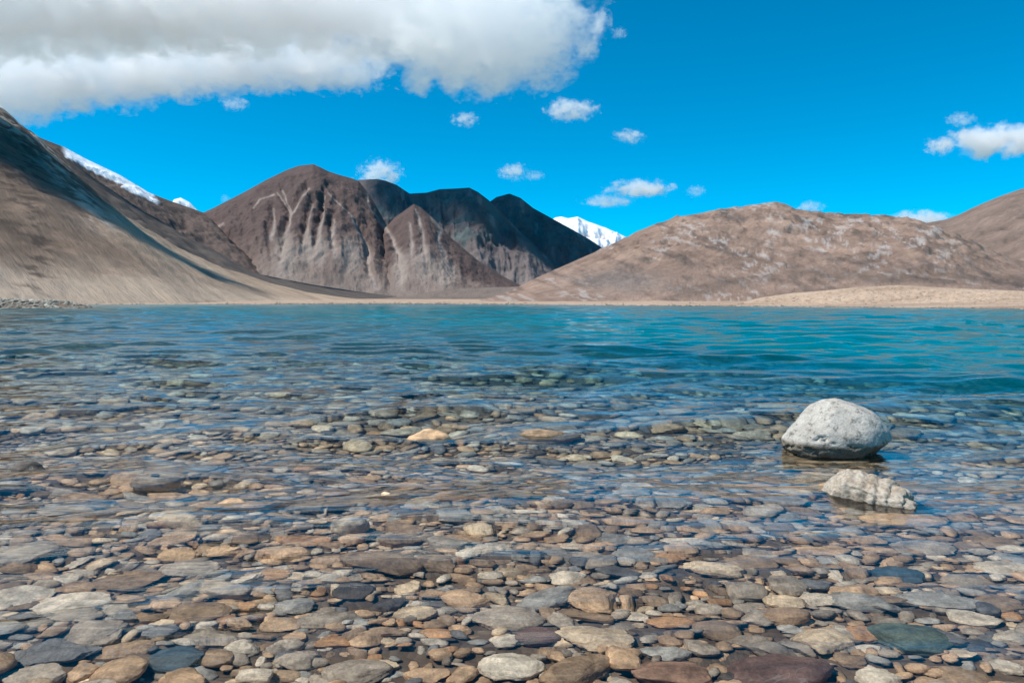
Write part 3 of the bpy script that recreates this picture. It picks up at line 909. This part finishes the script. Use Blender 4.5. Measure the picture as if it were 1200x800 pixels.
dsp = (np.abs(np.sin(ph * 0.5)) - 0.5) * 0.11 * lat + 0.085 * fbm(V[:, 0] * 4, V[:, 1] * 4, V[:, 2] * 4, o=5, rough=0.6)
V += nn * dsp[:, None]
V = V * A([0.235, 0.12, 0.125])
ridge = link('ridged_rock', mesh_np('ridged_rock', V, Fc), M_ridge)
RX, RY = (1026 - 600) / F * 3.42, 3.42
ridge.location = (RX, RY, 0.018)
ridge.rotation_euler = (RAD(6), RAD(8), RAD(-40))
tag(ridge, 'pale cream rock with wavy ridges across it lying below the white boulder', 'rock')
placed.append((RX, RY, 0.22, 0.12, RAD(-40)))

# --- the loose stones that pave the bed: darts thrown largest first
rs = np.random.RandomState(23)
cellsz = 0.12
occ = {}


def occ_add(x, y, r):
    occ.setdefault((int(x // cellsz), int(y // cellsz)), []).append((x, y, r))


def occ_ok(x, y, r, k):
    q = int((r + 0.2) // cellsz) + 1
    cx, cy_ = int(x // cellsz), int(y // cellsz)
    for i in range(cx - q, cx + q + 1):
        for j in range(cy_ - q, cy_ + q + 1):
            for (a, b, c) in occ.get((i, j), ()):
                if (a - x) ** 2 + (b - y) ** 2 < (k * (r + c)) ** 2:
                    return False
    return True


for (x, y, a, b, yw) in placed:
    for s in ((-0.5, 0, 0.5) if a > 1.3 * b else (0,)):
        occ_add(x + s * a * math.cos(yw), y + s * a * math.sin(yw), b * 0.85)
stones = []
YMAX = 13.5
for rlo, rhi, dens, k in ((0.075, 0.11, 3.0, 0.90), (0.05, 0.075, 40, 0.76), (0.034, 0.05, 150, 0.66), (0.022, 0.034, 330, 0.60), (0.015, 0.022, 700, 0.58)):
    ymax = {0.015: 3.4, 0.022: 5.5, 0.034: 9.0}.get(rlo, YMAX)
    area = 0.80 * ((ymax + 0.9) ** 2 - 1.8 ** 2)
    for _ in range(int(area * dens)):
        d = math.sqrt(rs.uniform(1.8 ** 2, (ymax + 0.9) ** 2))
        y = d - 0.9
        x = rs.uniform(-0.80, 0.80) * d
        r = rs.uniform(rlo, rhi)
        if y > 5.5:
            r *= 1.35
        if occ_ok(x, y, r, k):
            occ_add(x, y, r)
            stones.append((x, y, r, rlo))
print('stones', len(stones))
info = []
for (x, y, r, rlo) in stones:
    asp = rs.uniform(1.2, 2.1)
    a, b = r * math.sqrt(asp) * 1.06, r / math.sqrt(asp) * 1.06
    c = r * rs.uniform(0.30, 0.58)
    yaw = rs.normal(0, 0.6)
    col = A(PAL[PK[rs.choice(len(PK), p=PW)]]) * rs.uniform(0.75, 1.2)
    info.append([x, y, r, a, b, c, yaw, rs.normal(0.0, 0.15), rs.normal(0, 0.15), col, rlo])
Zb = ground_z(A([q[0] for q in info]), A([q[1] for q in info]))
for q, zb in zip(info, Zb):
    lift = 0.55 if q[10] > 0.04 else (0.5 if q[10] > 0.03 else 0.35)
    z = zb + q[5] * lift + rs.uniform(-0.008, 0.022)
    q.append(min(z, -0.010 - q[5] * 1.15 - 0.3 * abs(q[7]) * q[3]))
vis = [(2 * q[3] / math.hypot(q[1], 0.9) * (1 if abs((q[0]) / q[1]) < 0.67 and q[1] > 1.75 else 0), i) for i, q in enumerate(info)]
vis.sort(reverse=True)
single = set(i for _, i in vis[:298])
kinds = ['round', 'slab', 'slab', 'block', 'slab', 'block', 'rough']
for i in single:
    x, y, r, a, b, c, yaw, tx, ty, col, rlo, z = info[i]
    put_stone(proto(kinds[rs.randint(7)], rs.randint(7), 4), (x, y, z), (a, b, c), yaw, (tx, ty), col, 'stone', lake_bed)

bank = {s: [stone_verts(s, 900 + k, kinds[k % 7]) for k in range(21)] for s in (1, 2, 3)}
VV, FF, CC = [], [], []
off = 0
for i, q in enumerate(info):
    if i in single:
        continue
    x, y, r, a, b, c, yaw, tx, ty, col, rlo, z = q
    sub = 3 if (y < 2.4 and r > 0.038) else (2 if (y < 3.4 or (y < 6 and r > 0.04)) else 1)
    V, Fc = bank[sub][rs.randint(21)]
    V = V * A([a, b, c])
    ca, sa = math.cos(tx), math.sin(tx)
    V = V @ A([[1, 0, 0], [0, ca, sa], [0, -sa, ca]])
    ca, sa = math.cos(yaw), math.sin(yaw)
    V = V @ A([[ca, sa, 0], [-sa, ca, 0], [0, 0, 1]])
    VV.append(V + A([x, y, z])); FF.append(Fc + off); CC.append(np.tile(col, (len(V), 1)))
    off += len(V)
pebbles = link('pebbles', mesh_np('pebbles', np.concatenate(VV), np.concatenate(FF), col=np.concatenate(CC)), M_pebble)
tag(pebbles, kind='stuff')
pebbles.cycles.is_caustics_receiver = True

# --- the rubble spit on the left shore
VV, FF, CC = [], [], []
off = 0
X, Y = np.meshgrid(np.linspace(-130, -57, 120), np.linspace(88, 135, 90), indexing='ij')
Tn = X / Y
e = sstep(Tn, -0.515, -0.62) if False else 1 - sstep(Tn, -0.60, -0.505)
Zs = -0.6 + 1.5 * e * sstep(Y, 95, 108) + 0.15 * fbm(X * 0.4, Y * 0.4, o=4) + 0.3 * sstep(-Tn, 0.6, 0.7)
spit = link('shore_spit', mesh_np('shore_spit', np.stack([X, Y, Zs], -1).reshape(-1, 3), grid_faces(*X.shape)), M_gravel)
tag(spit, kind='structure')
for _ in range(2600):
    y = rs.uniform(96, 125); tn = rs.uniform(-0.95, -0.50)
    e = 1 - float(sstep(tn, -0.60, -0.505))
    if rs.uniform() > 0.15 + e:
        continue
    z = -0.6 + 1.5 * e * float(sstep(y, 95, 108)) + 0.3 * float(sstep(-tn, 0.6, 0.7))
    r = rs.uniform(0.15, 0.6) * (0.5 + 0.5 * e)
    V, Fc = bank[1][rs.randint(14)]
    V = V * A([r, r * rs.uniform(0.6, 1), r * rs.uniform(0.4, 0.7)])
    ca, sa = math.cos(rs.uniform(0, 6)), math.sin(rs.uniform(0, 6))
    VV.append(V + A([tn * y, y, z])); FF.append(Fc + off)
    CC.append(np.tile(A(PAL[['pale', 'grey', 'grey', 'grey'][rs.randint(4)]]) * A([0.8, 0.88, 1.0]) * rs.uniform(0.5, 0.95), (len(V), 1)))
    off += len(V)
for _ in range(2600):
    tn = rs.uniform(-0.60, 0.95)
    ys = float(shore(tn * 300, 300.0) if False else np.interp(tn, SH_T, SH_Y))
    y = ys * (1 + 0.03 * float(pn(tn * 25, 3.3))) + 2 * float(pn(tn * 60, 8.1)) + abs(rs.normal(0, 3.0)) + (rs.uniform(0, 40) if rs.uniform() < 0.25 else 0)
    if float(pn(tn * 22, 1.5)) < -0.1 and rs.uniform() < 0.8:
        continue
    r = rs.uniform(0.06, 0.30) * (ys / 250.0)
    V, Fc = bank[1][rs.randint(21)]
    V = V * A([r * 1.4, r, r * 0.8])
    VV.append(V + A([tn * y, y, float(ground_z(tn * y, y))])); FF.append(Fc + off)
    CC.append(np.tile(A(PAL[['brown', 'grey', 'tan', 'slate'][rs.randint(4)]]) * rs.uniform(0.4, 0.9), (len(V), 1)))
    off += len(V)
rub = link('rubble', mesh_np('rubble', np.concatenate(VV), np.concatenate(FF), smooth=False, col=np.concatenate(CC)), M_pebble)
tag(rub, kind='stuff')


# ------------------------------------------------------------------ clouds: vapour with real depth, lit by the sun
def cloud_material(size, dens, seed, thr=0.46, detail=5.0, k=0.55, edge=0.06, rough=0.6):
    t = NT('cloud_vapour')
    tc = t.n('ShaderNodeTexCoord').outputs['Object']
    ln = t.n('ShaderNodeVectorMath', {0: tc}, operation='LENGTH').outputs['Value']
    vec = t.scaled(tc, size, (seed * 7.3, seed * 3.1, seed * 5.7))
    no = t.noise(vec, 1, detail, rough)
    a = t.math('MULTIPLY_ADD', t.math('MULTIPLY', ln, ln), -k, 0.55 * k - thr)
    b = t.math('ADD', a, no)
    mr = t.n('ShaderNodeMapRange', {0: b, 1: 0.0, 2: edge, 3: 0.0, 4: dens}).outputs[0]
    v = t.n('ShaderNodeVolumePrincipled', {'Color': (1, 1, 1, 1), 'Anisotropy': 0.1, 'Density': mr}).outputs[0]
    return t.finish(v, 'Volume')


V2, F2 = ICO[2]


def cloud_obj(name, loc, dim, mat, label=None, parent=None, group=None, rot=0):
    me = mesh_np(name, V2 * 1.05, F2)
    o = link(name, me, mat, parent)
    o.location = loc
    o.scale = dim
    o.rotation_euler = (0, 0, rot)
    if label:
        tag(o, label, 'cloud', group)
    return o


GC = 'small white clouds in the blue sky'
SMALL = [
 (445, 205, 56, 34, 'small puffy white cloud sitting behind the crest of the brown mountain'),
 (601, 201, 38, 18, 'small white cloud over the dark mountain'),
 (627, 206, 26, 10, 'tiny white cloud touching the right of the one over the dark mountain'),
 (750, 221, 86, 18, 'wide flat white cloud right of centre, upper one of two'),
 (711, 236, 64, 13, 'flat white cloud right of centre, lower one of two'),
 (668, 129, 66, 24, 'ragged white cloud under the right tip of the big cloud'),
 (738, 160, 38, 16, 'lone small white cloud high right of centre'),
 (1172, 165, 150, 34, 'largest of the small clouds, cut by the right edge'),
 (1100, 172, 34, 18, 'wisp of cloud just left of the cloud at the right edge'),
 (1126, 140, 36, 14, 'faint wisp above the cloud at the right edge'),
 (1080, 256, 84, 16, 'low white cloud behind the crest of the right hill'),
 (950, 243, 36, 14, 'small low cloud behind the summit of the right hill'),
 (545, 140, 34, 16, 'pair of thin wisps left of the ragged cloud'),
 (275, 122, 36, 14, 'curled wisp beneath the big cloud at left'),
 (815, 224, 26, 12, 'faint pale puff right of the wide flat cloud'),
 (725, 39, 22, 12, 'tiny wisp right of the big cloud at the top'),
 (264, 233, 12, 10, 'tiny puff above the left shoulder of the brown mountain'),
]
CY = 16000
for i, (cx, cy_, w, h, lab) in enumerate(SMALL):
    s = CY / F
    m = cloud_material((3.2, 3.2, 3.2 * h / w * 1.5), 0.006 if h > 14 else 0.004, i + 1, thr=0.555, k=0.21, edge=0.045, rough=0.68, detail=7)
    cloud_obj('cloud', P(cx, cy_, CY), (w * 0.60 * s, w * 0.32 * s, h * 0.72 * s), m, lab, group=GC)

big = link('cloud_bank', None)
big.location = P(200, 40, 9000)
tag(big, 'huge white and grey cloud filling the top left of the sky', 'cloud')
s = 9000 / F
for i, (cx, cy_, rx_, ry_, dn, ns, dy) in enumerate([(562, 38, 135, 70, 0.0045, 3.5, -600), (440, 22, 130, 50, 0.003, 4.0, 0), (250, 15, 170, 45, 0.0045, 4.5, -500), (60, 12, 190, 55, 0.004, 4.5, -300), (-170, 20, 200, 70, 0.004, 5.0, 0),
                                                     (380, -12, 300, 42, 0.0030, 6.0, -300), (20, -20, 380, 55, 0.0040, 6.0, -300),
                                                     (-120, 90, 130, 58, 0.0035, 3.4, 5000), (15, 92, 100, 50, 0.0035, 3.0, 4600), (118, 82, 105, 46, 0.0035, 3.2, 5200), (220, 74, 95, 40, 0.0035, 3.0, 4700), (320, 68, 85, 38, 0.0035, 2.8, 5100), (395, 78, 62, 30, 0.003, 2.6, 4800)]):
    s = (9000 + dy) / F
    m = cloud_material((ns * 1.5, ns * 0.9, ns * ry_ / rx_ * 2.0), dn * 0.6, 30 + i, thr=0.475, k=0.30, edge=0.03, detail=9, rough=0.66)
    o = cloud_obj('lobe', P(cx, cy_, 9000 + dy) - big.location, (rx_ * 1.15 * s, 900, ry_ * 1.15 * s), m, parent=big)


# clouds overhead, out of the picture, that shade parts of the mountains
def shade_cloud(target, alt, dim, rot, dens, seed, label):
    c = Vector(target) + sun_dir * ((alt - target[2]) / sun_dir.z)
    m = cloud_material((3, 2.2, 1.2), dens, seed, thr=0.40, k=0.45, edge=0.12)
    return cloud_obj('cloud', c, dim, m, label, group='clouds above the picture that shade the mountains', rot=rot)


def shade_streak(p1, p2, alt, half_w, half_h, dens, seed, label):
    c1, c2 = [Vector(p) + sun_dir * ((alt - p[2]) / sun_dir.z) for p in (p1, p2)]
    d = c2 - c1
    m = cloud_material((5, 1.6, 1.2), dens, seed, thr=0.38, k=0.40, edge=0.10)
    return cloud_obj('cloud', (c1 + c2) / 2, (d.length * 0.6, half_w, half_h), m, label, group='clouds above the picture that shade the mountains', rot=math.atan2(d.y, d.x))


shade_cloud(P(600, 258, 4700), 3600, (1000, 900, 150), 0.0, 0.025, 51, 'broad cloud overhead shading the dark mountains')
shade_streak(P(50, 178, 1600), P(430, 345, 2000), 2100, 95, 60, 0.04, 52, 'long narrow cloud overhead shading the ridge behind the left slope')
shade_streak(P(-20, 195, 600), P(250, 345, 440), 1300, 62, 28, 0.10, 53, 'long streak of cloud overhead shading the left slope')
